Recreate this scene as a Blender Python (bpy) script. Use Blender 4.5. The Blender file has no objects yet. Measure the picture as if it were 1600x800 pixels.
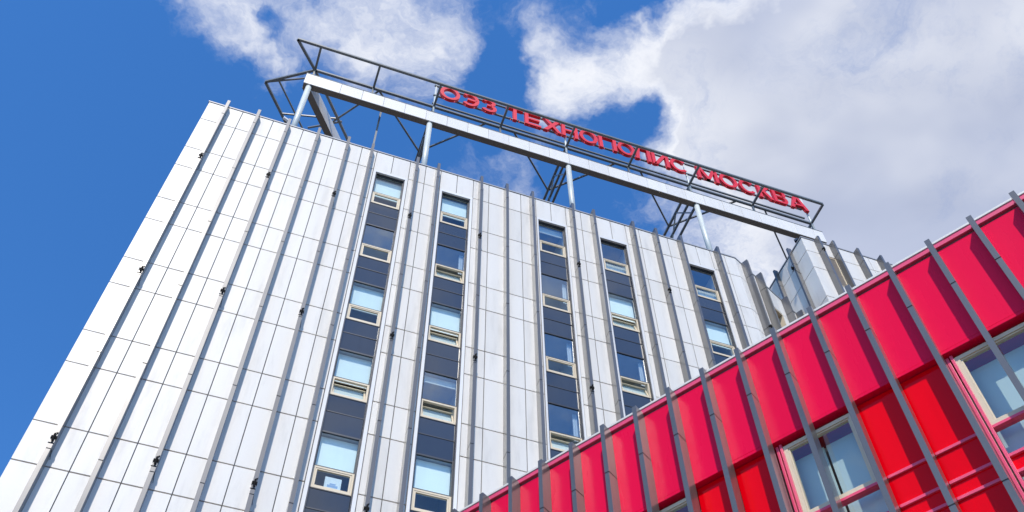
import bpy, math, random
from mathutils import Vector, Matrix
random.seed(7)
S = bpy.context.scene
COL = S.collection
R_ = math.radians
EYE = 1.6                                   # camera height above the pavement; heights below are measured from it

# ------------------------------------------------------------------ camera
PITCH, ROLL, YAW, FPX = 0.9741, -0.0100, 0.3432, 1574.7
cp, sp, cy, sy = math.cos(PITCH), math.sin(PITCH), math.cos(YAW), math.sin(YAW)
fwd = Vector((sy*cp, cy*cp, sp)); rgt = Vector((cy, -sy, 0)); upv = rgt.cross(fwd)
r2 = rgt*math.cos(ROLL) + upv*math.sin(ROLL); u2 = -rgt*math.sin(ROLL) + upv*math.cos(ROLL)
cam_d = bpy.data.cameras.new('camera'); cam = bpy.data.objects.new('camera', cam_d); COL.objects.link(cam)
M3 = Matrix((r2, u2, -fwd)).transposed()
cam.matrix_world = Matrix.Translation((0, 0, EYE)) @ M3.to_4x4()
cam_d.sensor_width = 36; cam_d.lens = FPX/1600*36; cam_d.clip_end = 5000; cam_d.clip_start = 0.1
S.camera = cam

# ------------------------------------------------------------------ view, sun, sky
S.view_settings.view_transform = 'Standard'; S.view_settings.look = 'None'
S.view_settings.exposure = 0.0; S.view_settings.gamma = 1
S.view_settings.use_curve_mapping = False
try:
    S.cycles.use_denoising = True; S.cycles.denoiser = 'OPENIMAGEDENOISE'
    S.cycles.max_bounces = 8; S.cycles.transparent_max_bounces = 12
    S.cycles.blur_glossy = 0.05; S.cycles.caustics_reflective = True; S.cycles.sample_clamp_indirect = 6
except Exception: pass
SUN_AZ, SUN_EL = R_(20), R_(50)             # azimuth from -Y towards -X
to_sun = Vector((-math.sin(SUN_AZ)*math.cos(SUN_EL), -math.cos(SUN_AZ)*math.cos(SUN_EL), math.sin(SUN_EL)))
sd = bpy.data.lights.new('sun', 'SUN'); so = bpy.data.objects.new('sun', sd); COL.objects.link(so)
sd.energy = 4.15; sd.angle = R_(0.5); sd.color = (1.0, 0.94, 0.85)
so.rotation_euler = to_sun.to_track_quat('Z', 'Y').to_euler(); so.location = (0, 0, 80)

W = bpy.data.worlds.new('World'); S.world = W; W.use_nodes = True
nt = W.node_tree; nt.nodes.clear()
class NT:
    """small node-tree helper"""
    def __init__(s, t): s.t = t
    def n(s, typ, **k):
        x = s.t.nodes.new(typ)
        for a, b in k.items(): setattr(x, a, b)
        return x
    def put(s, sock, v):
        if hasattr(v, 'links') or isinstance(v, bpy.types.NodeSocket): s.t.links.new(v, sock)
        else: sock.default_value = v
    def math(s, op, a, b=None, c=None, clamp=False):
        x = s.n('ShaderNodeMath', operation=op); x.use_clamp = clamp
        s.put(x.inputs[0], a)
        if b is not None: s.put(x.inputs[1], b)
        if c is not None: s.put(x.inputs[2], c)
        return x.outputs[0]
    def vmath(s, op, a, b=None, out=0):
        x = s.n('ShaderNodeVectorMath', operation=op); s.put(x.inputs[0], a)
        if b is not None: s.put(x.inputs[3 if op == 'SCALE' else 1], b)
        return x.outputs[out]
    def smooth(s, v, a, b, lo=0.0, hi=1.0):
        x = s.n('ShaderNodeMapRange', interpolation_type='SMOOTHSTEP')
        s.put(x.inputs[0], v); s.put(x.inputs[1], a); s.put(x.inputs[2], b); s.put(x.inputs[3], lo); s.put(x.inputs[4], hi)
        return x.outputs[0]
    def noise(s, vec, scale, detail=6, rough=.55, dist=0.0, out=0):
        x = s.n('ShaderNodeTexNoise'); x.noise_dimensions = '3D'
        if vec is not None: s.put(x.inputs['Vector'], vec)
        x.inputs['Scale'].default_value = scale; x.inputs['Detail'].default_value = detail
        x.inputs['Roughness'].default_value = rough; x.inputs['Distortion'].default_value = dist
        return x.outputs[out]
    def mix(s, f, a, b, typ='MIX'):
        x = s.n('ShaderNodeMix', data_type='RGBA', blend_type=typ)
        s.put(x.inputs[0], f); s.put(x.inputs[6], a); s.put(x.inputs[7], b)
        return x.outputs[2]

def build_world():
    N = NT(nt)
    out = N.n('ShaderNodeOutputWorld'); bg = N.n('ShaderNodeBackground'); bg.inputs[1].default_value = 0.13
    nt.links.new(bg.outputs[0], out.inputs[0])
    sky = N.n('ShaderNodeTexSky', sky_type='NISHITA', sun_disc=False)
    sky.sun_elevation = SUN_EL; sky.sun_rotation = R_(180) + SUN_AZ
    sky.altitude = 1500; sky.air_density = 1.0; sky.dust_density = 0.15; sky.ozone_density = 4.5
    # the clear sky of the day: a deep, saturated blue
    hs = N.n('ShaderNodeHueSaturation'); hs.inputs['Hue'].default_value = SKY_HUE
    hs.inputs['Saturation'].default_value = SKY_SAT; hs.inputs['Value'].default_value = SKY_VAL
    nt.links.new(sky.outputs[0], hs.inputs['Color'])
    tc = N.n('ShaderNodeTexCoord')
    sep = N.n('ShaderNodeSeparateXYZ'); nt.links.new(tc.outputs['Generated'], sep.inputs[0])
    zc = N.math('MAXIMUM', sep.outputs[2], 0.06)
    u = N.math('DIVIDE', sep.outputs[0], zc); v = N.math('DIVIDE', sep.outputs[1], zc)
    cmb = N.n('ShaderNodeCombineXYZ'); nt.links.new(u, cmb.inputs[0]); nt.links.new(v, cmb.inputs[1])
    P = cmb.outputs[0]                       # position on a flat cloud layer one unit up
    wn = N.noise(P, 9.0, 5, .6, 0, out=1)
    warp = N.vmath('SCALE', N.vmath('SUBTRACT', wn, (.5, .5, .5)), .16)
    Q = N.vmath('ADD', P, warp)
    total = None
    for (bu, bv, br, bw) in CLOUDS:
        d = N.vmath('DISTANCE', Q, (bu, bv, 0), out=1)
        m = N.smooth(d, br, 0.0, 0.0, bw)
        total = m if total is None else N.math('ADD', total, m)
    body = N.math('MINIMUM', N.math('MAXIMUM', total, -1.0), 1.5)
    fbm = N.noise(Q, 6.0, 12, .68, .55)
    big = N.noise(P, 1.6, 3, .5, 0)
    dens = N.math('ADD', body, N.math('MULTIPLY', N.math('SUBTRACT', fbm, .5), 3.0))
    far = N.math('MULTIPLY', N.math('SUBTRACT', big, .55), 2.2)
    dens = N.math('ADD', dens, far)
    alpha = N.smooth(dens, -0.3, 1.4)
    core = N.smooth(N.math('ADD', body, N.math('MULTIPLY', N.math('SUBTRACT', N.noise(P, 3.2, 4, .5, .2), .5), 1.6)), 0.95, 1.7)
    shade = N.noise(P, 3.0, 4, .5, .2)
    coreg = N.mix(N.smooth(shade, .35, .7), CLOUD_DARK, CLOUD_MID)
    ccol = N.mix(core, CLOUD_EDGE, coreg)
    full = N.mix(alpha, hs.outputs[0], ccol)
    # below the horizon: plain sky haze
    hz = N.smooth(sep.outputs[2], 0.02, 0.14)
    full = N.mix(hz, hs.outputs[0], full)
    nt.links.new(full, bg.inputs[0])

SKY_HUE, SKY_SAT, SKY_VAL = 0.503, 1.22, 2.1
CLOUD_EDGE = (7.2, 7.35, 7.8, 1); CLOUD_MID = (4.2, 4.65, 6.0, 1); CLOUD_DARK = (3.3, 3.75, 5.1, 1)
CLOUDS = [  # position on the cloud layer, radius, weight
    (-.05, .43, .13, .55), (.02, .40, .13, .55), (.075, .395, .06, .5), (-.115, .455, .07, .4), (-.16, .44, .07, .4), (-.09, .495, .06, .5),
    (-.04, .36, .16, .4), (.19, .385, .05, .55), (.20, .425, .06, .7), (.24, .41, .07, .7), (.30, .35, .11, 1.2), (.40, .33, .2, 1.5),
    (.58, .33, .30, 1.7), (.66, .15, .34, 1.5), (.75, .42, .34, 1.5), (.44, .41, .12, .9), (.37, .43, .07, .6), (.57, .50, .16, .9), (.44, .56, .11, .8),
    (.9, .3, .4, .8), (.5, .1, .25, .7),
    (-.103, .458, .03, -.9), (.283, .443, .06, -.8), (.27, .53, .10, -.9), (.24, .30, .05, -.8), (.135, .42, .055, -.9), (.15, .47, .07, -.8), (.0, .54, .12, -.5),
    (.03, -.59, .13, .65), (.05, -.86, .22, .42), (.04, -1.08, .2, .6), (.31, -.66, .10, .6), (-.08, -.62, .14, .4), (.2, -.85, .12, .25),
    (-.38, .75, .6, -1.0), (-.38, .42, .19, -.9), (-.175, .46, .09, .6), (-.13, .48, .06, .4), (.18, .30, .06, -.4),
]
build_world()

# ------------------------------------------------------------------ materials
def new_mat(name):
    m = bpy.data.materials.new(name); m.use_nodes = True
    t = m.node_tree; b = t.nodes.get('Principled BSDF')
    return m, NT(t), b
def paint(name, col, rough=.4, spec=.5, metal=0.0, var=.05, dirt=.12, scale=1.2, stretch=.15, bump=0.0, coat=0.0, rvar=.06):
    """painted sheet: per-object tone, soft vertical streaks of dirt, fine unevenness of the gloss"""
    m, N, b = new_mat(name)
    geo = N.n('ShaderNodeNewGeometry'); oi = N.n('ShaderNodeObjectInfo')
    sc = N.vmath('MULTIPLY', geo.outputs['Position'], (1, 1, stretch))
    n1 = N.noise(sc, scale*3, 6, .6); n2 = N.noise(geo.outputs['Position'], scale*14, 4, .6)
    k = N.math('MULTIPLY_ADD', N.math('SUBTRACT', oi.outputs['Random'], .5), var*2, 1.0)
    k = N.math('SUBTRACT', k, N.math('MULTIPLY', N.smooth(n1, .45, .8), dirt))
    k = N.math('ADD', k, N.math('MULTIPLY', N.math('SUBTRACT', n2, .5), dirt*.35))
    c = N.vmath('SCALE', (col[0], col[1], col[2]), k)
    N.put(b.inputs['Base Color'], c)
    N.put(b.inputs['Roughness'], N.math('MULTIPLY_ADD', N.math('SUBTRACT', n1, .5), rvar*2, rough))
    b.inputs['Specular IOR Level'].default_value = spec; b.inputs['Metallic'].default_value = metal
    if coat: b.inputs['Coat Weight'].default_value = coat; b.inputs['Coat Roughness'].default_value = .10
    if bump:
        bp = N.n('ShaderNodeBump'); bp.inputs['Strength'].default_value = bump; bp.inputs['Distance'].default_value = .02
        N.put(bp.inputs['Height'], N.noise(geo.outputs['Position'], 1.3, 2, .5)); N.put(b.inputs['Normal'], bp.outputs[0])
    return m
def glass(name, tint, base=.16, ior=1.5):
    m, N, b = new_mat(name); t = N.t; t.nodes.remove(b)
    out = [n for n in t.nodes if n.type == 'OUTPUT_MATERIAL'][0]
    tr = N.n('ShaderNodeBsdfTransparent'); tr.inputs[0].default_value = (*tint, 1)
    gl = N.n('ShaderNodeBsdfGlossy'); gl.inputs['Roughness'].default_value = .015; gl.inputs[0].default_value = (.93, .97, 1, 1)
    geo = N.n('ShaderNodeNewGeometry')
    bp = N.n('ShaderNodeBump'); bp.inputs['Strength'].default_value = .04; bp.inputs['Distance'].default_value = .03
    N.put(bp.inputs['Height'], N.noise(geo.outputs['Position'], .9, 2, .5)); N.put(gl.inputs['Normal'], bp.outputs[0])
    # Schlick reflectance, the same from both sides of the sheet
    cs_ = N.math('ABSOLUTE', N.vmath('DOT_PRODUCT', geo.outputs['Normal'], geo.outputs['Incoming'], out=1))
    fr = N.math('POWER', N.math('SUBTRACT', 1.0, cs_, clamp=True), 4.0)
    mx = N.n('ShaderNodeMixShader'); N.put(mx.inputs[0], N.math('MULTIPLY_ADD', fr, 1.0-base, base, clamp=True))
    t.links.new(tr.outputs[0], mx.inputs[1]); t.links.new(gl.outputs[0], mx.inputs[2]); t.links.new(mx.outputs[0], out.inputs[0])
    return m
MAT = {
 'white': paint('white_cladding', (.69, .655, .60), .42, .25, var=.04, dirt=.14, bump=.05),
 'casing': paint('white_casing', (.72, .70, .67), .35, .5, dirt=.08),
 'dark': paint('dark_backing', (.12, .12, .12), .6, .3),
 'fin': paint('grey_fin_metal', (.118, .113, .108), .34, .5, metal=.2, var=.06, dirt=.25, coat=.5),
 'coping': paint('coping_metal', (.30, .30, .31), .45),
 'roof': paint('roof_felt', (.055, .055, .06), .9, .2),
 'spandrel': paint('dark_spandrel_glass', (.045, .050, .060), .04, .6, var=.12, dirt=.08, coat=.5, rvar=.0, bump=.05),
 'mullion': paint('dark_mullion', (.035, .038, .045), .4),
 'beige': paint('beige_window_frame', (.66, .55, .39), .45, .4),
 'pane': glass('window_glass', (.86, .96, .97), .10),
 'pane_b': glass('window_glass_coated', (.78, .86, .87), .25),
 'blind': paint('pale_blind', (.86, .87, .83), .8, .2, dirt=.04),
 'curtain': paint('white_curtain', (.75, .76, .77), .9, .1, dirt=.2, scale=6, stretch=.02),
 'room': paint('room_plaster', (.62, .61, .57), .9, .1),
 'paper': paint('paper_notice', (.75, .74, .73), .9, .1),
 'ink': paint('blue_print', (.3, .38, .55), .9, .1),
 'black': paint('black_plastic', (.008, .008, .008), .75, .08),
 'steel': paint('sign_steel', (.15, .165, .165), .4, .5, dirt=.25),
 'column': paint('pale_steel_column', (.56, .585, .55), .4, .5, dirt=.2),
 'fascia': paint('white_fascia', (.73, .695, .64), .4, .5, dirt=.1),
 'soffit': paint('beam_soffit', (.17, .14, .11), .6),  # shade under the white beam, put into the colour as brown
 'letter': paint('red_letter_face', (.74, .018, .022), .4, .5, dirt=.15),
 'red': paint('crimson_cladding', (.80, .001, .046), .28, .15, var=.03, dirt=.06, scale=.7, bump=.10),
 'redglass': paint('red_spandrel_glass', (.78, .0, .006), .12, .12, var=.04, dirt=.05, rvar=.01),
 'trim': paint('magenta_trim', (.80, .075, .155), .35, .5, dirt=.1),
 'cream': paint('cream_flashing', (.66, .62, .55), .5),
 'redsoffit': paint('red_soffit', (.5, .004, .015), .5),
 'ground': paint('paving', (.20, .19, .18), .9, .2, dirt=.3, scale=.3, stretch=1),
}

# ------------------------------------------------------------------ mesh helpers
class MB:
    def __init__(s): s.v = []; s.f = []
    def quadbox(s, c):                       # c: 8 corners, bottom loop then top loop
        i = len(s.v); s.v += c
        s.f += [(i, i+3, i+2, i+1), (i+4, i+5, i+6, i+7), (i, i+1, i+5, i+4), (i+1, i+2, i+6, i+5), (i+2, i+3, i+7, i+6), (i+3, i, i+4, i+7)]
        return s
    def box(s, fr, s0, s1, d0, d1, z0, z1):
        p = fr.p
        return s.quadbox([p(s0, d1, z0), p(s1, d1, z0), p(s1, d0, z0), p(s0, d0, z0), p(s0, d1, z1), p(s1, d1, z1), p(s1, d0, z1), p(s0, d0, z1)])
    def bar(s, a, b, w, h=None, up=Vector((0, 0, 1))):
        h = h or w; a = Vector(a); b = Vector(b); d = (b-a).normalized()
        x = d.cross(up)
        if x.length < 1e-4: x = d.cross(Vector((0, 1, 0)))
        x.normalize(); y = x.cross(d).normalized()
        q = [(-.5, -.5), (.5, -.5), (.5, .5), (-.5, .5)]
        return s.quadbox([a+x*w*i+y*h*j for i, j in q] + [b+x*w*i+y*h*j for i, j in q])
    def tube(s, a, b, r, n=20):
        a = Vector(a); b = Vector(b); d = (b-a).normalized(); x = d.cross(Vector((0, 1, 0.01))).normalized(); y = d.cross(x)
        i = len(s.v)
        for c in (a, b): s.v += [c+(x*math.cos(2*math.pi*k/n)+y*math.sin(2*math.pi*k/n))*r for k in range(n)]
        s.f += [(i+k, i+(k+1) % n, i+n+(k+1) % n, i+n+k) for k in range(n)]
        s.f += [tuple(i+k for k in reversed(range(n))), tuple(i+n+k for k in range(n))]
        return s
    def prism(s, pts, z0, z1):               # plan polygon, counter-clockwise
        i = len(s.v); n = len(pts)
        s.v += [Vector((x, y, z0+EYE)) for x, y in pts] + [Vector((x, y, z1+EYE)) for x, y in pts]
        s.f += [tuple(i+k for k in reversed(range(n))), tuple(i+n+k for k in range(n))]
        s.f += [(i+k, i+(k+1) % n, i+n+(k+1) % n, i+n+k) for k in range(n)]
        return s
class Fr:
    """a wall plane: s along it, d out of it, z up"""
    def __init__(s, ox, oy, deg):
        s.o = (ox, oy); s.a = R_(deg); s.e = (math.cos(s.a), math.sin(s.a)); s.n = (math.sin(s.a), -math.cos(s.a))
    def p(s, a, d, z): return Vector((s.o[0]+s.e[0]*a+s.n[0]*d, s.o[1]+s.e[1]*a+s.n[1]*d, z+EYE))
def wpos(o):
    v = Vector((0, 0, 0))
    while o is not None: v = v+o.location; o = o.parent
    return v
def link(o, parent=None):
    COL.objects.link(o)
    if parent is not None: o.parent = parent
    return o
def make(name, mb, mat, parent=None, smooth=False, bevel=0.0):
    base = wpos(parent)
    me = bpy.data.meshes.new(name); me.from_pydata([tuple(v-base) for v in mb.v], [], mb.f)
    me.materials.append(MAT[mat]); me.update()
    if smooth:
        for p in me.polygons: p.use_smooth = len(p.vertices) == 4
    o = link(bpy.data.objects.new(name, me), parent)
    if bevel:
        m = o.modifiers.new('bevel', 'BEVEL'); m.width = bevel; m.segments = 2; m.limit_method = 'ANGLE'
    return o
def thing(name, label, cat, loc, group=None):
    o = link(bpy.data.objects.new(name, None)); o.location = loc; o.empty_display_size = .5
    o['label'] = label; o['category'] = cat
    if group: o['group'] = group
    return o
CACHE = {}
def slab(name, fr, s0, s1, d0, d1, z0, z1, mat, parent, tilt=0.0, inset=0.0):
    """a sheet whose mesh is shared by all pieces of its size"""
    w, t, h = s1-s0, d1-d0, z1-z0
    k = (name, mat, round(w, 3), round(t, 3), round(h, 3))
    if k not in CACHE:
        me = bpy.data.meshes.new(name); b = .004
        x, y, z = w/2, t/2, h/2
        v = [(-x, y, -z), (x, y, -z), (x, y, z), (-x, y, z), (-x, -y+b, -z), (x, -y+b, -z), (x, -y+b, z), (-x, -y+b, z),
             (-x+b, -y, -z+b), (x-b, -y, -z+b), (x-b, -y, z-b), (-x+b, -y, z-b)]
        f = [(8, 9, 10, 11), (4, 5, 9, 8), (5, 6, 10, 9), (6, 7, 11, 10), (7, 4, 8, 11), (0, 1, 5, 4), (1, 2, 6, 5), (2, 3, 7, 6), (3, 0, 4, 7), (3, 2, 1, 0)]
        me.from_pydata(v, [], f); me.materials.append(MAT[mat]); CACHE[k] = me
    o = link(bpy.data.objects.new(name, CACHE[k]), parent)
    o.location = fr.p((s0+s1)/2, (d0+d1)/2, (z0+z1)/2) - wpos(parent)
    o.rotation_euler = (random.gauss(0, tilt), 0, fr.a + random.gauss(0, tilt))
    return o

# ------------------------------------------------------------------ ground
g = MB(); L = 3000
g.v = [Vector((-L, -L, 0)), Vector((L, -L, 0)), Vector((L, L, 0)), Vector((-L, L, 0))]; g.f = [(0, 1, 2, 3)]
gr = make('ground', g, 'ground'); gr['kind'] = 'structure'

# ------------------------------------------------------------------ white tower
DIST = 19.926
TF = Fr(0, DIST, 0)                          # front wall
FA = Fr(17.33, DIST, 25)                     # wall that turns away on the right
BX, BY = 21.45, 19.82                        # corner of the taller block
ROOF = 35.86
ROW0, TALL, SHORT = 34.466, 2.207, 1.324
def rows(z_top, z_bot):
    r = [z_top, ROW0]; k = 0
    while r[-1] > z_bot: r.append(r[-1]-(TALL if k % 2 == 0 else SHORT)); k += 1
    return r
tower = thing('office_tower', 'tall white panelled office tower with grey vertical fins and dark window strips', 'building', (6, 26, 0))
D_BACK = -.05                                # backing plane behind the panels
WCOL = [(1.42, 2.82), (4.107, 5.49), (8.17, 9.49), (10.83, 12.18), (14.80, 16.12)]
OPEN = [((a+b)/2-.585, (a+b)/2+.585) for a, b in WCOL]
Z_LOW = 6.0
def solid(name, fr, s0, s1, z0, z1, parent, mat='dark', back=-.9):
    return make(name, MB().box(fr, s0, s1, back, D_BACK, z0, z1), mat, parent)
# backing wall between the window strips, and the body behind
edges = [-5.30] + [x for o in OPEN for x in o] + [17.30]
wb = MB()
for k in range(0, len(edges), 2): wb.box(TF, edges[k], edges[k+1], -3.2, D_BACK, -EYE, ROOF-.1)
for o in OPEN: wb.box(TF, o[0]-.002, o[1]+.002, -3.2, D_BACK, 34.32, ROOF-.1)
FEND = 5.0
wb.box(FA, -.02, 2.10, -.8, D_BACK, -EYE, ROOF-.1); wb.box(FA, 2.80, FEND, -.8, D_BACK, -EYE, ROOF-.1); wb.box(FA, 2.1-.002, 2.8+.002, -.8, D_BACK, 34.36, ROOF-.1)
make('wall', wb, 'dark', tower)
c52 = (math.cos(R_(52.8)), math.sin(R_(52.8)))
body = [(-5.28+3.3*c52[0]/c52[1], DIST+3.3), (21.0, DIST+3.3), (21.4, 23.0), (21.4, 36.0), (-5.28+16*c52[0]/c52[1], DIST+16)]
make('rear_wall', MB().prism(body, -EYE, ROOF-.35), 'white', tower)
make('side_wall', MB().prism([(-5.28, DIST+.06), (-5.1, DIST+.06), (-5.0+16*c52[0]/c52[1], DIST+16), (-5.28+16*c52[0]/c52[1], DIST+16)], -EYE, ROOF-.04), 'white', tower)
make('roof', MB().prism([(-5.0, DIST+.1), (17.3, DIST+.1), (21.4, 21.9), (21.4, 36), (-5.28+16*c52[0]/c52[1], DIST+16)], ROOF-.34, ROOF-.30), 'roof', tower)

# cladding panels
GAP, GAPH = .0125, .018
strips = [-5.325, -4.59, -3.992, -3.39, -2.792, -2.19, -1.592, -.99, -.392, .21, .808, 1.42]
right = [1.42, 2.117, 2.82, 3.47, 4.107, 4.80, 5.49, 6.155, 6.84, 7.525, 8.17, 8.83, 9.49, 10.164, 10.83, 11.505, 12.18, 12.797, 13.46, 14.128, 14.80, 15.46, 16.12, 16.80, 17.335]
strips += right[1:]
HIDE = lambda s: 9.5 if s < 3 else 9.5 + (s-3)*1.25      # what the red wing hides
pl = []; stuff = MB()
rr = rows(ROOF, Z_LOW)
for a, b in zip(strips, strips[1:]):
    inwin = any(w[0]-.01 <= a and b <= w[1]+.01 for w in WCOL)
    for k, (zt, zb) in enumerate(zip(rr, rr[1:])):
        if inwin and k > 0: break
        pl.append((a, b, zb, zt))
pl.sort(key=lambda q: -(q[2]-HIDE(q[0])))
for i, (a, b, zb, zt) in enumerate(pl):
    if i < 270 and zb > HIDE(a)-2.5: slab('facade_panel', TF, a+GAP, b-GAP, -.045, 0, zb+GAPH, zt-GAPH, 'white', tower, tilt=.0012)
    else: stuff.box(TF, a+GAP, b-GAP, -.045, 0, zb+GAPH, zt-GAPH)
fj = [0.006, 1.34, 2.06, 2.82, 3.15, 4.22, FEND]
for a, b in zip(fj, fj[1:]):
    for k, (zt, zb) in enumerate(zip(rr, rr[1:])):
        if zb < 26: break
        if abs(a-2.06) < .01 and k > 0: break
        slab('facade_panel', FA, a+GAP, b-GAP, -.045, 0, zb+GAPH, zt-GAPH, 'white', tower, tilt=.0012)
st = make('lower_panels', stuff, 'white', tower); st['kind'] = 'stuff'

# coping
cpm = MB(); cpm.box(TF, -5.345, 17.33, -.45, .025, ROOF+.004, ROOF+.075); cpm.box(FA, .004, FEND, -.45, .025, ROOF+.006, ROOF+.077)
make('coping', cpm, 'coping', tower)

# fins
FW, FD = .055, .325
FINS = [-4.59, -3.39, -2.19, -.99, .21, 1.19, 3.05, 3.93, 5.75, 6.84, 7.945, 9.70, 10.64, 12.41, 13.46, 14.62, 16.34]
BR = {0, 2, 4, 6, 8, 11, 14}
def bracket(fr, c, z, parent):
    m = MB()
    m.box(fr, c-FW-.014, c+FW+.012, FD-.06, FD+.02, z-.04, z+.05)
    m.box(fr, c-.024, c+.024, FD+.02, FD+.055, z-.13, z+.08)
    m.box(fr, c-FW-.02, c+FW+.006, FD-.012, FD+.011, z-.19, z-.17)
    m.bar(fr.p(c-.02, FD+.045, z+.08), fr.p(c+.045, FD+.008, z+.17), .02)
    m.bar(fr.p(c+.03, FD+.01, z-.10), fr.p(c+FW+.03, .02, z-.42), .012)
    return make('fin_bracket', m, 'black', parent, bevel=.004)
def fin(fr, c, z0, z1, joints, parent, brackets=(), fd=FD, name='fin'):
    m = MB(); zs = sorted([z0, z1]+[j for j in joints if z0 < j < z1])
    for a, b in zip(zs, zs[1:]):
        m.box(fr, c-FW, c+FW, .004, fd, a+(.016 if a != z0 else 0), b-(.016 if b != z1 else 0))
    m.box(fr, c-FW+.012, c+FW-.012, .002, fd-.014, z0, z1-.02)
    f = make(name, m, 'fin', parent)
    for z in brackets: bracket(fr, c, z, f)
    return f
JT = [31.2-3.5315*k for k in range(-1, 9)]
for i, c in enumerate(FINS):
    fin(TF, c, Z_LOW, 35.85, JT, tower, [z for z in (31.41, 24.40, 17.43) if i in BR and z > HIDE(c)])
for c, b in ((.45, [31.2]), (1.42, []), (3.28, []), (4.36, [])):
    fin(FA, c, 20, 35.85, JT, tower, b)

# window strips
glTop = lambda k: 34.27-3.5315*k
OPENED = {(0, 3), (1, 1), (1, 2), (1, 3), (2, 3), (3, 1), (3, 2)}
BLIND = {(0, 0): 1, (0, 2): 1, (0, 3): 1, (0, 4): 1, (0, 5): 1, (1, 0): 1, (1, 2): 1, (1, 3): .22, (1, 4): 1, (2, 0): .3, (3, 1): 1, (4, 1): 1, (1, 5): 1, (2, 4): 1}  # top-left window's blind is added, whitening it in place of a cloud reflection
CURT = {(3, 0), (4, 0)}
NCOL = [6, 6, 5, 4, 3]
def rect_frame(m, fr, s0, s1, z0, z1, w, d0, d1):
    m.box(fr, s0, s1, d0, d1, z1-w, z1); m.box(fr, s0, s1, d0, d1, z0, z0+w)
    m.box(fr, s0, s0+w, d0, d1, z0+w, z1-w); m.box(fr, s1-w, s1, d0, d1, z0+w, z1-w)
def quad(m, a, b, c, d):
    i = len(m.v); m.v += [a, b, c, d]; m.f.append((i, i+1, i+2, i+3))
def hopper(fr, s0, s1, z0, z1, opened, parent, d=-.10):
    of = MB(); rect_frame(of, fr, s0, s1, z0, z1, .058, d-.07, d+.012); make('hopper_frame', of, 'beige', parent)
    a, b, zb, zt = s0+.061, s1-.061, z0+.061, z1-.061
    h = zt-zb; ang = R_(17) if opened else 0.0
    pt = lambda s, t, o: fr.p(s, d-.02-math.sin(ang)*t+math.cos(ang)*o, zb+math.cos(ang)*t+math.sin(ang)*o)
    sash = MB()
    def sb(sa, sb_, t0, t1):
        sash.quadbox([pt(sa, t0, .02), pt(sb_, t0, .02), pt(sb_, t0, -.03), pt(sa, t0, -.03), pt(sa, t1, .02), pt(sb_, t1, .02), pt(sb_, t1, -.03), pt(sa, t1, -.03)])
    w = .045
    sb(a, b, h-w, h); sb(a, b, 0, w); sb(a, a+w, w, h-w); sb(b-w, b, w, h-w)
    make('hopper_sash', sash, 'beige', parent)
    pm = MB(); quad(pm, pt(a+w, w, -.005), pt(b-w, w, -.005), pt(b-w, h-w, -.005), pt(a+w, h-w, -.005)); make('pane', pm, 'pane', parent)
    if opened:  # white sheet added behind the tilted pane to imitate a bright reflection
        bm = MB(); quad(bm, pt(a+w, w, -.05), pt(b-w, w, -.05), pt(b-w, h-w, -.05), pt(a+w, h-w, -.05)); make('sash_reflection_sheet', bm, 'casing', parent)
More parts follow.
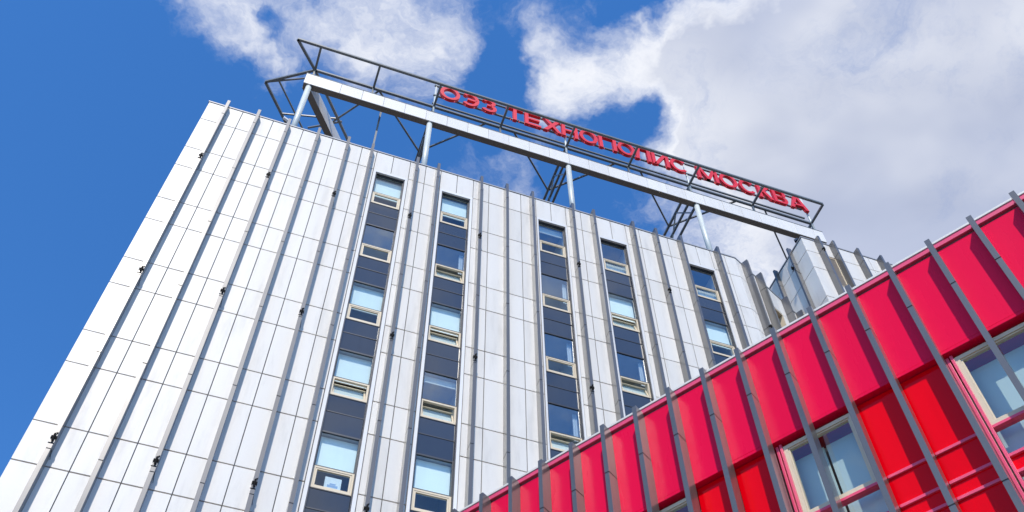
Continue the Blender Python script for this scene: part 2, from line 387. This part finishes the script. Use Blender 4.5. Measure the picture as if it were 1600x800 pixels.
for c, (o0, o1) in enumerate(OPEN):
    w0, w1 = WCOL[c]; zlow = glTop(NCOL[c])-.4
    cs = MB()
    cs.box(TF, w0+.012, o0, -.20, .022, zlow, 34.30); cs.box(TF, o1, w1-.012, -.20, .022, zlow, 34.30)
    cs.box(TF, w0+.012, w1-.012, -.20, .022, 34.303, 34.452)
    make('window_casing', cs, 'casing', tower)
    jb = MB(); jb.box(TF, o0+.001, o0+.034, -.17, -.012, zlow, 34.30); jb.box(TF, o1-.034, o1-.001, -.17, -.012, zlow, 34.30)
    jb.box(TF, o0+.034, o1-.034, -.17, -.06, 34.275, 34.302)
    make('window_jamb', jb, 'mullion', tower)
    a, b = o0+.035, o1-.035
    rm = MB()
    for k in range(NCOL[c]+1):
        if k: rm.box(TF, o0+.003, o1-.003, -1.7, -.19, glTop(k)+.02, glTop(k)+3.5315-2.06)   # slab and wall behind the spandrels
    for x in (o0+.002, o1-.002):
        i = len(rm.v); rm.v += [TF.p(x, -.19, zlow), TF.p(x, -1.7, zlow), TF.p(x, -1.7, 34.31), TF.p(x, -.19, 34.31)]; rm.f.append((i, i+1, i+2, i+3))
    i = len(rm.v); rm.v += [TF.p(o0, -1.7, zlow), TF.p(o1, -1.7, zlow), TF.p(o1, -1.7, 34.31), TF.p(o0, -1.7, 34.31)]; rm.f.append((i, i+1, i+2, i+3))
    make('room', rm, 'room', tower)
    for k in range(NCOL[c]):
        zt = glTop(k); zb = zt-1.27; hb = zb-.77
        wf = MB(); rect_frame(wf, TF, a, b, zb-.02, zt, .03, -.15, -.09)
        win = make('window', wf, 'mullion', tower)
        pm = MB(); quad(pm, TF.p(a+.03, -.12, zb+.01), TF.p(b-.03, -.12, zb+.01), TF.p(b-.03, -.12, zt-.03), TF.p(a+.03, -.12, zt-.03))
        bl = BLIND.get((c, k), 0)
        make('pane', pm, 'pane' if bl == 1 else 'pane_b', win)
        if bl:
            bm = MB(); n = 12; z1 = zt-.03; z0 = z1-(1.22*bl)
            bm.box(TF, a+.02, b-.02, -.285, -.28, z0, z1); bm.box(TF, a+.02, b-.02, -.30, -.265, z0-.03, z0)
            make('blind', bm, 'blind', win)
        elif (c, k) in CURT or (c, k) in {(1, 1), (2, 1), (2, 2), (3, 2), (2, 3)}:
            cm = MB(); full = (c, k) in CURT
            x0 = a+.02 if full else b-.20
            n = int((b-.02-x0)/.035)
            zc1 = (zb-.70) if full else zb+.02
            for q in range(n):
                xa, xb = x0+(b-.02-x0)*q/n, x0+(b-.02-x0)*(q+1)/n
                da, db = -.27-.03*(q % 2), -.27-.03*((q+1) % 2)
                ztp = zt-.05 if not full else zb-.02
                quad(cm, TF.p(xa, da, zc1), TF.p(xb, db, zc1), TF.p(xb, db, ztp), TF.p(xa, da, ztp))
            make('curtain', cm, 'curtain', win)
        hopper(TF, a+.004, b-.004, hb, zb-.024, (c, k) in OPENED, win)
        if (c, k) == (0, 4):
            pp = MB(); pp.box(TF, a+.36, a+.80, -.165, -.16, hb+.10, hb+.52); pa = make('paper_notice', pp, 'paper', win)
            ip = MB(); ip.box(TF, a+.44, a+.72, -.1595, -.158, hb+.18, hb+.26); ip.box(TF, a+.50, a+.66, -.1595, -.158, hb+.27, hb+.32); make('printed_mark', ip, 'ink', win)
        z2 = hb-.03; zm = zt-3.5315+.81; z3 = zt-3.5315+.03
        slab('spandrel_panel', TF, a+.002, b-.002, -.14, -.105, zm+.02, z2, 'spandrel', tower, tilt=.003)
        slab('spandrel_panel', TF, a+.002, b-.002, -.14, -.105, z3, zm-.02, 'spandrel', tower, tilt=.003)
        for za, zb_ in ((zm-.018, zm+.018), (z3-.028, z3-.002), (z2+.002, z2+.028)):
            make('mullion', MB().box(TF, a, b, -.16, -.092, za, zb_), 'mullion', tower)
# window in the angled wall
wz1, wz0 = 34.30, 31.0
wm = MB(); rect_frame(wm, FA, 2.06, 2.82, wz0, wz1+.06, .06, -.30, .02); wfa = make('window', wm, 'beige', tower)
pm = MB(); quad(pm, FA.p(2.11, -.26, wz0+.05), FA.p(2.77, -.26, wz0+.05), FA.p(2.77, -.26, wz1-.05), FA.p(2.11, -.26, wz1-.05)); MAT['dull'] = paint('shaded_window_glass', (.02, .022, .025), .6, .08)
make('pane', pm, 'dull', wfa)
rmb = MB().box(FA, 2.04, 2.84, -.9, -.85, wz0-6, wz1+.1); make('room', rmb, 'mullion', tower)

# ------------------------------------------------------------------ taller block on the right
BR_ = 39.42
block = thing('adjoining_block', 'taller white panelled block behind the red roofline, joined to the right of the tower', 'building', (25, 24, 0))
BF = Fr(BX, BY, 0); BS = Fr(BX, BY, -90)     # front wall, left side wall (s runs back along -s)
make('wall', MB().prism([(BX+.05, BY+.05), (BX+9, BY+.05), (BX+9, BY+14), (BX+.05, BY+14)], -EYE, BR_-.3), 'dark', block)
brow = [BR_-.02, 38.36, 37.03, 34.83, 33.5, 31.3, 29.98]
bst = [0.0, .68, .95, 1.50, 1.80, 2.80, 3.55, 4.05, 4.7, 5.4, 6.1, 6.8, 7.5]
for a, b in zip(bst, bst[1:]):
    for k, (zt, zb) in enumerate(zip(brow, brow[1:])):
        if abs(a-.95) < .01 and 1 <= k <= 2:
            if k == 1: continue
            slab('facade_panel', BF, a+GAP, b-GAP, -.045, 0, zb+GAPH, 36.0, 'white', block, tilt=.0012); continue
        if a > 5 and k > 3: continue
        slab('facade_panel', BF, a+GAP, b-GAP, -.045, 0, zb+GAPH, zt-GAPH, 'white', block, tilt=.0012)
sst = [0.0, .92, 1.6, 2.27, 3.2, 4.4, 5.6]
for a, b in zip(sst, sst[1:]):
    for zt, zb in zip(brow, brow[1:]):
        if zb < 31: continue
        slab('facade_panel', BS, -b+GAP, -a-GAP, -.045, 0, zb+GAPH, zt-GAPH, 'white', block, tilt=.0012)
bc = MB(); bc.box(BF, -.03, 9, -.4, .025, BR_, BR_+.07); bc.box(BS, -8, -.03, -.4, .025, BR_+.003, BR_+.073); make('coping', bc, 'coping', block)
make('roof', MB().prism([(BX+.4, BY+.4), (BX+8.9, BY+.4), (BX+8.9, BY+13.9), (BX+.4, BY+13.9)], BR_-.25, BR_-.2), 'roof', block)
BJ = [38.37, 34.84, 31.3]
for c, b in ((.72, [38.35]), (1.52, []), (2.83, []), (4.08, []), (5.35, []), (6.6, [])): fin(BF, c, 25, BR_+.02, BJ, block, b)
for c, b in ((-.93, [38.0]), (-2.27, []), (-3.6, [])): fin(BS, c, 28, BR_+.25, BJ, block, b, fd=.21)
wm = MB(); rect_frame(wm, BF, .97, 1.46, 36.0, 38.25, .05, -.16, .02); wfb = make('window', wm, 'beige', block)
pm = MB(); quad(pm, BF.p(1.02, -.07, 36.05), BF.p(1.41, -.07, 36.05), BF.p(1.41, -.07, 38.2), BF.p(1.02, -.07, 38.2)); make('pane', pm, 'pane_b', wfb)
sw = MB(); sw.box(BF, 1.03, 1.40, -.02, .0, 36.02, 38.22); make('roller_shade', sw, 'soffit', wfb)

# ------------------------------------------------------------------ red wing
RW = 14.33
ry = R_(-57.9); E2 = (math.cos(ry), math.sin(ry)); N2 = (E2[1], -E2[0])
RF = Fr(-RW*N2[0], -RW*N2[1], -57.9)
e_fin = lambda k: -10.320+.055+.8984*k       # fin centres
K0, K1 = -4, 17
RE0, RE1 = e_fin(K0)-.45, e_fin(K1)+.45
red = thing('red_wing', 'crimson low wing with grey vertical fins and a glossy red window storey', 'building', tuple(RF.p(-2, -5, -EYE)))
ZT = 17.10
bw = MB()
bw.box(RF, RE0, RE1, -.9, -.03, 14.305, 17.02)
make('wall', bw, 'dark', red)
rb = MB().box(RF, RE0, RE1, -9, -3.2, -EYE, 16.9); make('rear_wall', rb, 'dark', red)
make('roof', MB().box(RF, RE0, RE1, -9, -.9, 16.70, 16.75), 'roof', red)
make('roof_coping', MB().box(RF, RE0, RE1, -.42, .075, 17.055, 17.115), 'cream', red, bevel=.006)
make('cornice_trim', MB().box(RF, RE0, RE1, -.1, .055, 16.925, 17.052), 'trim', red, bevel=.006)
for k in range(K0, K1):
    a, b = e_fin(k), e_fin(k+1)
    slab('fascia_panel', RF, a+.006, b-.006, -.028, 0, 14.375, 16.868, 'red', red, tilt=.0015)
    slab('lip_panel', RF, a+.005, b-.005, -.16, .012, 14.285, 14.362, 'red', red)
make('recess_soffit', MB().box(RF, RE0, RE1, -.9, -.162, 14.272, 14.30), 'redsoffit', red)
for k in range(K0, K1+1):
    fin(RF, e_fin(k), -EYE+3, 16.97, [15.49, 11.0], red)
RD = -.125                                   # plane of the recessed storey
TRZ = [12.40, 11.735, 11.385, 9.4]
def red_window(k):
    """a two-bay window between fins k and k+2"""
    e0, e1 = e_fin(k)+.055, e_fin(k+2)-.055
    wf = MB(); wf.box(RF, e0, e0+.055, RD-.12, RD+.03, 9.4, 14.262); wf.box(RF, e1-.055, e1, RD-.12, RD+.03, 9.4, 14.262)
    wf.box(RF, e0+.085, e0+.14, RD-.12, RD+.045, 9.4, 14.262)
    wf.box(RF, e0+.14, e1-.055, RD-.12, RD+.03, 12.375, 12.435)
    for z in (11.735, 11.385): wf.box(RF, e0+.14, e1-.055, RD-.12, RD+.03, z-.03, z+.03)
    win = make('window', wf, 'trim', red, bevel=.004)
    fr = MB(); rect_frame(fr, RF, e0+.142, e1-.057, 12.437, 14.20, .085, RD-.10, RD+.012); make('window_frame', fr, 'beige', win)
    s2 = MB(); rect_frame(s2, RF, e0+.228, e1-.143, 12.523, 14.114, .03, RD-.09, RD-.012); make('sash', s2, 'beige', win)
    md = (e0+e1)/2
    pm = MB(); quad(pm, RF.p(e0+.255, RD-.05, 12.55), RF.p(e1-.17, RD-.05, 12.55), RF.p(e1-.17, RD-.05, 14.09), RF.p(e0+.255, RD-.05, 14.09)); make('pane', pm, 'pane_r', win)
    pm = MB(); quad(pm, RF.p(e0+.14, RD-.05, 11.765), RF.p(e1-.055, RD-.05, 11.765), RF.p(e1-.055, RD-.05, 12.375), RF.p(e0+.14, RD-.05, 12.375)); make('pane', pm, 'pane_r', win)
    pm = MB(); quad(pm, RF.p(e0+.14, RD-.05, 9.4), RF.p(e1-.055, RD-.05, 9.4), RF.p(e1-.055, RD-.05, 11.355), RF.p(e0+.14, RD-.05, 11.355)); make('pane', pm, 'pane_r', win)
    rp = MB().box(RF, e0+.14, e1-.055, RD-.08, RD-.02, 11.415, 11.705); make('apron_panel', rp, 'redglass', win)
    bl = MB(); bl.box(RF, e0+.06, md-.03, RD-.34, RD-.335, 9.4, 14.05); bl.box(RF, md+.02, e1, RD-.34, RD-.335, 9.4, 14.05); make('blind', bl, 'rblind', win)
MAT['pane_r'] = glass('red_wing_glass', (.80, .90, .89), .11)
MAT['rblind'] = paint('grey_green_blind', (.66, .70, .68), .85, .1, dirt=.04)
def red_bay(k):
    e0, e1 = e_fin(k)+.0, e_fin(k+1)
    zs = [14.262]+TRZ
    for z1, z0 in zip(zs, zs[1:]):
        slab('spandrel_panel', RF, e0+.01, e1-.01, RD-.03, RD, z0+.025, z1-(.0 if z1 == 14.262 else .025), 'redglass', red, tilt=.002)
    for z in TRZ[:3]: make('transom', MB().box(RF, e0+.055, e1-.055, RD-.04, RD+.04, z-.03, z+.03), 'trim', red, bevel=.004)
for k in range(K0, K1):
    ph = (k-2) % 4                            # windows start at fins 2, 6, 10
    if ph == 0 and k+2 <= K1: red_window(k)
    elif ph in (2, 3): red_bay(k)
make('lower_wall', MB().box(RF, RE0, RE1, -.9, RD-.02, -EYE, 9.39), 'redglass', red)
make('inner_wall', MB().box(RF, RE0, RE1, -3.1, -2.9, 9.4, 14.27), 'room', red)
make('floor_slab', MB().box(RF, RE0, RE1, -2.9, -.6, 9.4, 9.5), 'room', red)
make('ceiling', MB().box(RF, RE0, RE1, -2.9, -.72, 14.15, 14.255), 'room', red)
make('end_wall', MB().box(RF, RE0-.05, RE0-.004, -9, -.03, -EYE, 17.0), 'red', red)

# ------------------------------------------------------------------ sign on the tower roof
ZR = ROOF-.3
sign = thing('rooftop_sign', 'steel framed rooftop sign with red Cyrillic letters over a long white beam', 'sign', (10.5, 20.55, ZR+EYE))
V = lambda x, y, z: Vector((x, y, z+EYE))
BY0, BY1, BZ0, BZ1 = 20.40, 20.70, 40.86, 41.79
core = MB(); BFm = Fr(0, BY0, 0)
core.box(BFm, -2.30, 23.57, -.28, -.03, BZ0+.03, BZ1-.02); make('beam', core, 'dark', sign)
js = [-2.33] + [3.24-.99*k for k in range(4, -1, -1)] + [3.24+.99*k for k in range(1, 21)] + [23.59]
for a, b in zip(js, js[1:]):
    slab('beam_panel', BFm, a+.006, b-.006, -.028, 0, BZ0+.004, BZ1, 'fascia', sign, tilt=.002)
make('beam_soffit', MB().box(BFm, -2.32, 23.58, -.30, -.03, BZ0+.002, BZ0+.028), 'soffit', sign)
make('beam_cap', MB().box(BFm, -2.34, 23.60, -.31, .012, BZ1+.003, BZ1+.04), 'steel', sign)
# second beam turning back along the other side of the roof
B2 = Fr(-2.33, 20.70, 52.8)                  # its inner side faces +n
make('side_beam', MB().box(B2, .0, 14.0, 0.0, .30, BZ0+.03, BZ1-.004), 'fascia', sign)
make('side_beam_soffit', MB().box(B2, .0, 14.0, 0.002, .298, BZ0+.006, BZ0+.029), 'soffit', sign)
COLX = [-2.06, 3.47, 10.15, 16.66, 23.25]
for x in COLX:
    t = MB(); t.tube(V(x, 20.55, ZR if x < 20 else BR_-.22), V(x, 20.55, BZ0+.004), .125, 24)
    cl = make('column', t, 'column', sign, smooth=True)
    k = MB(); k.tube(V(x, 20.55, BZ0-.075), V(x, 20.55, BZ0+.001), .145, 24); k.tube(V(x, 20.55, (ZR if x < 20 else BR_-.22)+.01), V(x, 20.55, (ZR if x < 20 else BR_-.22)+.04), .22, 24); make('flange', k, 'steel', cl, smooth=True)
ZC, YC, YF_ = 43.16, 20.80, 19.58            # chord level
CH = .115
def steel(name, *bars, w=CH):
    m = MB()
    for a, b in bars: m.bar(a, b, w)
    return make(name, m, 'steel', sign)
steel('front_chord', (V(-3.16, YF_, ZC), V(23.55, YF_, ZC)))
steel('rear_chord', (V(-2.07, YC, ZC), V(23.65, YC, ZC)))
steel('rear_rail', (V(3.5, YC, ZC+.36), V(23.3, YC, ZC+.36)), w=.08)
NX = [-2.08, .68, 3.60, 6.9, 10.25, 13.5, 16.75, 20.25, 23.58]
for x in NX:
    steel('cross_strut', (V(x, YF_, ZC), V(x, YC, ZC)), w=.10)
    steel('stub_post', (V(x, YC, BZ1-.3), V(x, YC, ZC)), w=.085)
d52 = Vector((c52[0], c52[1], 0))
steel('corner_strut', (V(-3.16, YF_, ZC), V(-2.08, YC, ZC)))
steel('side_chord', (V(-2.08, YC, ZC), V(-2.08, YC, ZC)+d52*13))
steel('side_chord', (V(-4.12, 22.12, ZC), V(-4.12, 22.12, ZC)+d52*11))
steel('side_chord', (V(-3.54, 21.86, ZC), V(-3.54, 21.86, ZC)+d52*11), w=.07)
steel('corner_strut', (V(-4.12, 22.12, ZC), V(-2.08, YC, ZC)))
steel('corner_strut', (V(-4.12, 22.12, ZC-.01), V(-2.35, 21.30, ZC-.01)), w=.07)
for i in range(1, 5):
    p = V(-2.08, YC, ZC)+d52*(2.6*i); q = V(-4.12, 22.12, ZC)+d52*(2.6*i-.9); steel('cross_strut', (p, q), w=.07)
# posts and rails that carry the letters
PX = [3.60, 10.25, 16.80, 23.6]
for x in PX:
    m = MB(); m.tube(V(x, YC-.02, ZC-1.6), V(x, YC-.02, 45.55), .055, 12); make('letter_post', m, 'column', sign, smooth=True)
for z in (45.35, 44.28):
    steel('letter_rail', (V(3.5, YC-.06, z), V(23.3, YC-.06, z)), w=.085)
# outriggers running back over the roof, with their bracing
for x in PX:
    steel('outrigger', (V(x, YC, ZC), V(x, 27.0, ZC)), w=.11)
    steel('outrigger', (V(x, 20.75, 42.2), V(x, 27.0, 42.2)), w=.10)
    steel('outrigger', (V(x, 20.75, 41.26), V(x, 27.0, 41.26)), w=.10)
    for i in range(4):
        y = 21.2+1.25*i
        steel('outrigger_lacing', (V(x, y, ZC if i % 2 else 41.26), V(x, y+1.25, 41.26 if i % 2 else ZC)), w=.06)
    zr = ZR if x < 20 else BR_-.22
    steel('outrigger_leg', (V(x, 26.6, zr), V(x, 26.6, ZC)), w=.1)
    for dx in (-2.62, 2.55):
        if x+dx < 23.4: steel('plan_brace', (V(x+dx, YC+.05, ZC), V(x, 23.3, ZC)), w=.08)
steel('plan_brace', (V(.95, YC+.05, ZC), V(-1.0, 23.5, ZC)), w=.08)
steel('plan_brace', (V(-1.75, 23.8, ZC), V(-.30, 22.95, ZC)), w=.08)
steel('roof_post', (V(1.28, 21.2, ZC), V(1.28, 21.2, ZR)), w=.08)
# letters
LZ0, LZ1, LY, LD = 44.0, 45.28, 20.56, .16
H = LZ1-LZ0; SW = .18
def ring(cx, rx, ry, a0, a1, n=36, sw=SW, cyy=None):
    cyy = H/2 if cyy is None else cyy
    ps = [R_(a0+(a1-a0)*i/n) for i in range(n+1)]
    o = [(cx+rx*math.cos(t), cyy+ry*math.sin(t)) for t in ps]; q = [(cx+(rx-sw)*math.cos(t), cyy+(ry-sw*.92)*math.sin(t)) for t in ps]
    return [[o[i], o[i+1], q[i+1], q[i]] for i in range(n)]
def rect(x0, x1, z0, z1): return [[(x0, z0), (x1, z0), (x1, z1), (x0, z1)]]
def diag(x0, z0, x1, z1, w): return [[(x0-w/2, z0), (x0+w/2, z0), (x1+w/2, z1), (x1-w/2, z1)]]
def glyph(ch, w):
    s = SW
    if ch == 'О': return ring(w/2, w/2, H/2, 0, 360, 48)
    if ch == 'С': return ring(w/2, w/2, H/2, 42, 318, 40)
    if ch == 'Э': return ring(w/2, w/2, H/2, -138, 138, 40) + rect(w*.36, w-s*.6, H/2-s*.42, H/2+s*.42)
    if ch == 'З': return ring(w*.45, w*.47, H*.27, -60, 150, 24, cyy=H*.73) + ring(w*.48, w*.52, H*.295, -152, 62, 26, cyy=H*.295) + rect(w*.36, w*.6, H*.46, H*.46+s*.8)
    if ch == 'Т': return rect(0, w, H-s*.95, H) + rect(w/2-s/2, w/2+s/2, 0, H-s*.95)
    if ch == 'Е': return rect(0, s, 0, H) + rect(s, w, 0, s*.92) + rect(s, w, H-s*.92, H) + rect(s, w*.92, H/2-s*.44, H/2+s*.44)
    if ch == 'Х': return diag(s*.6, 0, w-s*.6, H, s*1.2) + diag(w-s*.6, 0, s*.6, H, s*1.2)
    if ch == 'Н': return rect(0, s, 0, H) + rect(w-s, w, 0, H) + rect(s, w-s, H/2-s*.45, H/2+s*.45)
    if ch == 'П': return rect(0, s, 0, H) + rect(w-s, w, 0, H) + rect(s, w-s, H-s*.92, H)
    if ch == 'Л': return diag(s*.55, .02, w*.26, H, s) + rect(w-s, w, 0, H) + rect(w*.26, w-s, H-s*.92, H) + rect(-.02, s*.6, 0, s*.8)
    if ch == 'И': return rect(0, s, 0, H) + rect(w-s, w, 0, H) + diag(s*.9, .04, w-s*.9, H-.04, s*1.15)
    if ch == 'М': return rect(0, s, 0, H) + rect(w-s, w, 0, H) + diag(w/2, 0.12, s*.7, H, s*1.1) + diag(w/2, 0.12, w-s*.7, H, s*1.1)
    if ch == 'К': return rect(0, s, 0, H) + diag(s*.9, H*.44, w-s*.55, H, s*1.2) + diag(w-s*.5, 0, s*1.4, H*.62, s*1.25)
    if ch == 'В': return rect(0, s, 0, H) + ring(w-.30*w, w*.27, H*.26, -90, 90, 18, cyy=H*.74) + ring(w-.34*w, w*.34, H*.285, -90, 90, 18, cyy=H*.285) + rect(s, w*.7, H-s*.92, H) + rect(s, w*.7, H*.48, H*.57) + rect(s, w*.66, 0, s*.92) + rect(s, w*.68, H*.44, H*.50)
    if ch == 'А': return diag(s*.55, 0, w/2-.02, H, s*1.1) + diag(w-s*.55, 0, w/2+.02, H, s*1.1) + rect(w*.24, w*.76, H*.24, H*.24+s*.8)
LET = [('О', 3.77, 1.0), ('Э', 4.83, .91), ('З', 5.88, .76), ('Т', 7.15, .86), ('Е', 8.10, .83), ('Х', 9.05, .95), ('Н', 10.03, .84), ('О', 10.96, .97), ('П', 12.01, .93),
       ('О', 13.0, .94), ('Л', 13.95, .84), ('И', 14.87, .94), ('С', 15.87, .97), ('М', 17.36, 1.16), ('О', 18.62, 1.0), ('С', 19.72, .95), ('К', 20.80, .80), ('В', 21.66, .80), ('А', 22.58, 1.02)]
kx = 1.0
for ch, x0, w in LET:
    m = MB(); x0 *= kx; w *= kx
    for j, pg in enumerate(glyph(ch, w)):
        d0 = LY+(.0 if j % 2 == 0 else .0015)
        fr_ = [V(x0+x, d0, LZ0+z) for x, z in pg]; bk = [V(x0+x, LY+LD, LZ0+z) for x, z in pg]
        m.quadbox(fr_+bk)
    for dx in (.25*w, .75*w):
        m.bar(V(x0+dx, LY+.06, LZ0-.10), V(x0+dx, LY+.06, LZ0+.03), .03)
        m.bar(V(x0+dx, LY+.10, 44.28), V(x0+dx, YC-.06, 44.28), .04); m.bar(V(x0+dx, LY+.10, LZ1-.08), V(x0+dx, YC-.06, 45.35), .03)
    o = make('letter', m, 'letter', sign); o['label'] = 'red letter ' + ch

# ------------------------------------------------------------------ small things on the roofs
def floodlight(loc, rz, label, sc=1.0):
    root = thing('floodlight', label, 'floodlight', loc, 'floodlights on the roof edges')
    Lc = Vector(loc); f = Fr(Lc.x, Lc.y, rz); z = Lc.z-EYE
    a = MB(); a.box(f, -.03*sc, .03*sc, -.03*sc, .03*sc, z, z+.45*sc); a.box(f, -.2*sc, .2*sc, -.02*sc, .02*sc, z+.45*sc, z+.49*sc)
    make('bracket', a, 'black', root)
    b = MB(); b.box(f, -.19*sc, .19*sc, -.10*sc, .14*sc, z+.5*sc, z+.80*sc); h = make('housing', b, 'black', root, bevel=.015)
    l = MB(); l.box(f, -.16*sc, .16*sc, .142*sc, .15*sc, z+.53*sc, z+.77*sc); make('lens', l, 'spandrel', root)
floodlight((BX+.06, 20.20, BR_-.05+EYE), -60, 'black floodlight at the corner of the taller white block beside the beam', .55)
pl_ = RF.p(-1.31, -.25, 17.10)
floodlight(tuple(pl_), 122, 'tiny black floodlight on the cream edge of the red roof', .45)
cam_r = thing('security_camera', 'small white camera on the tower parapet beside the leftmost sign column', 'camera', (-2.28, DIST+.1, ROOF+.08+EYE))
a = MB(); a.bar(V(-2.28, DIST+.1, ROOF+.08), V(-2.28, DIST+.1, ROOF+.42), .04); make('pole', a, 'casing', cam_r)
b = MB(); b.box(Fr(-2.30, DIST+.05, 20), -.2, .12, -.05, .05, ROOF+.42, ROOF+.53); make('housing', b, 'casing', cam_r, bevel=.012)
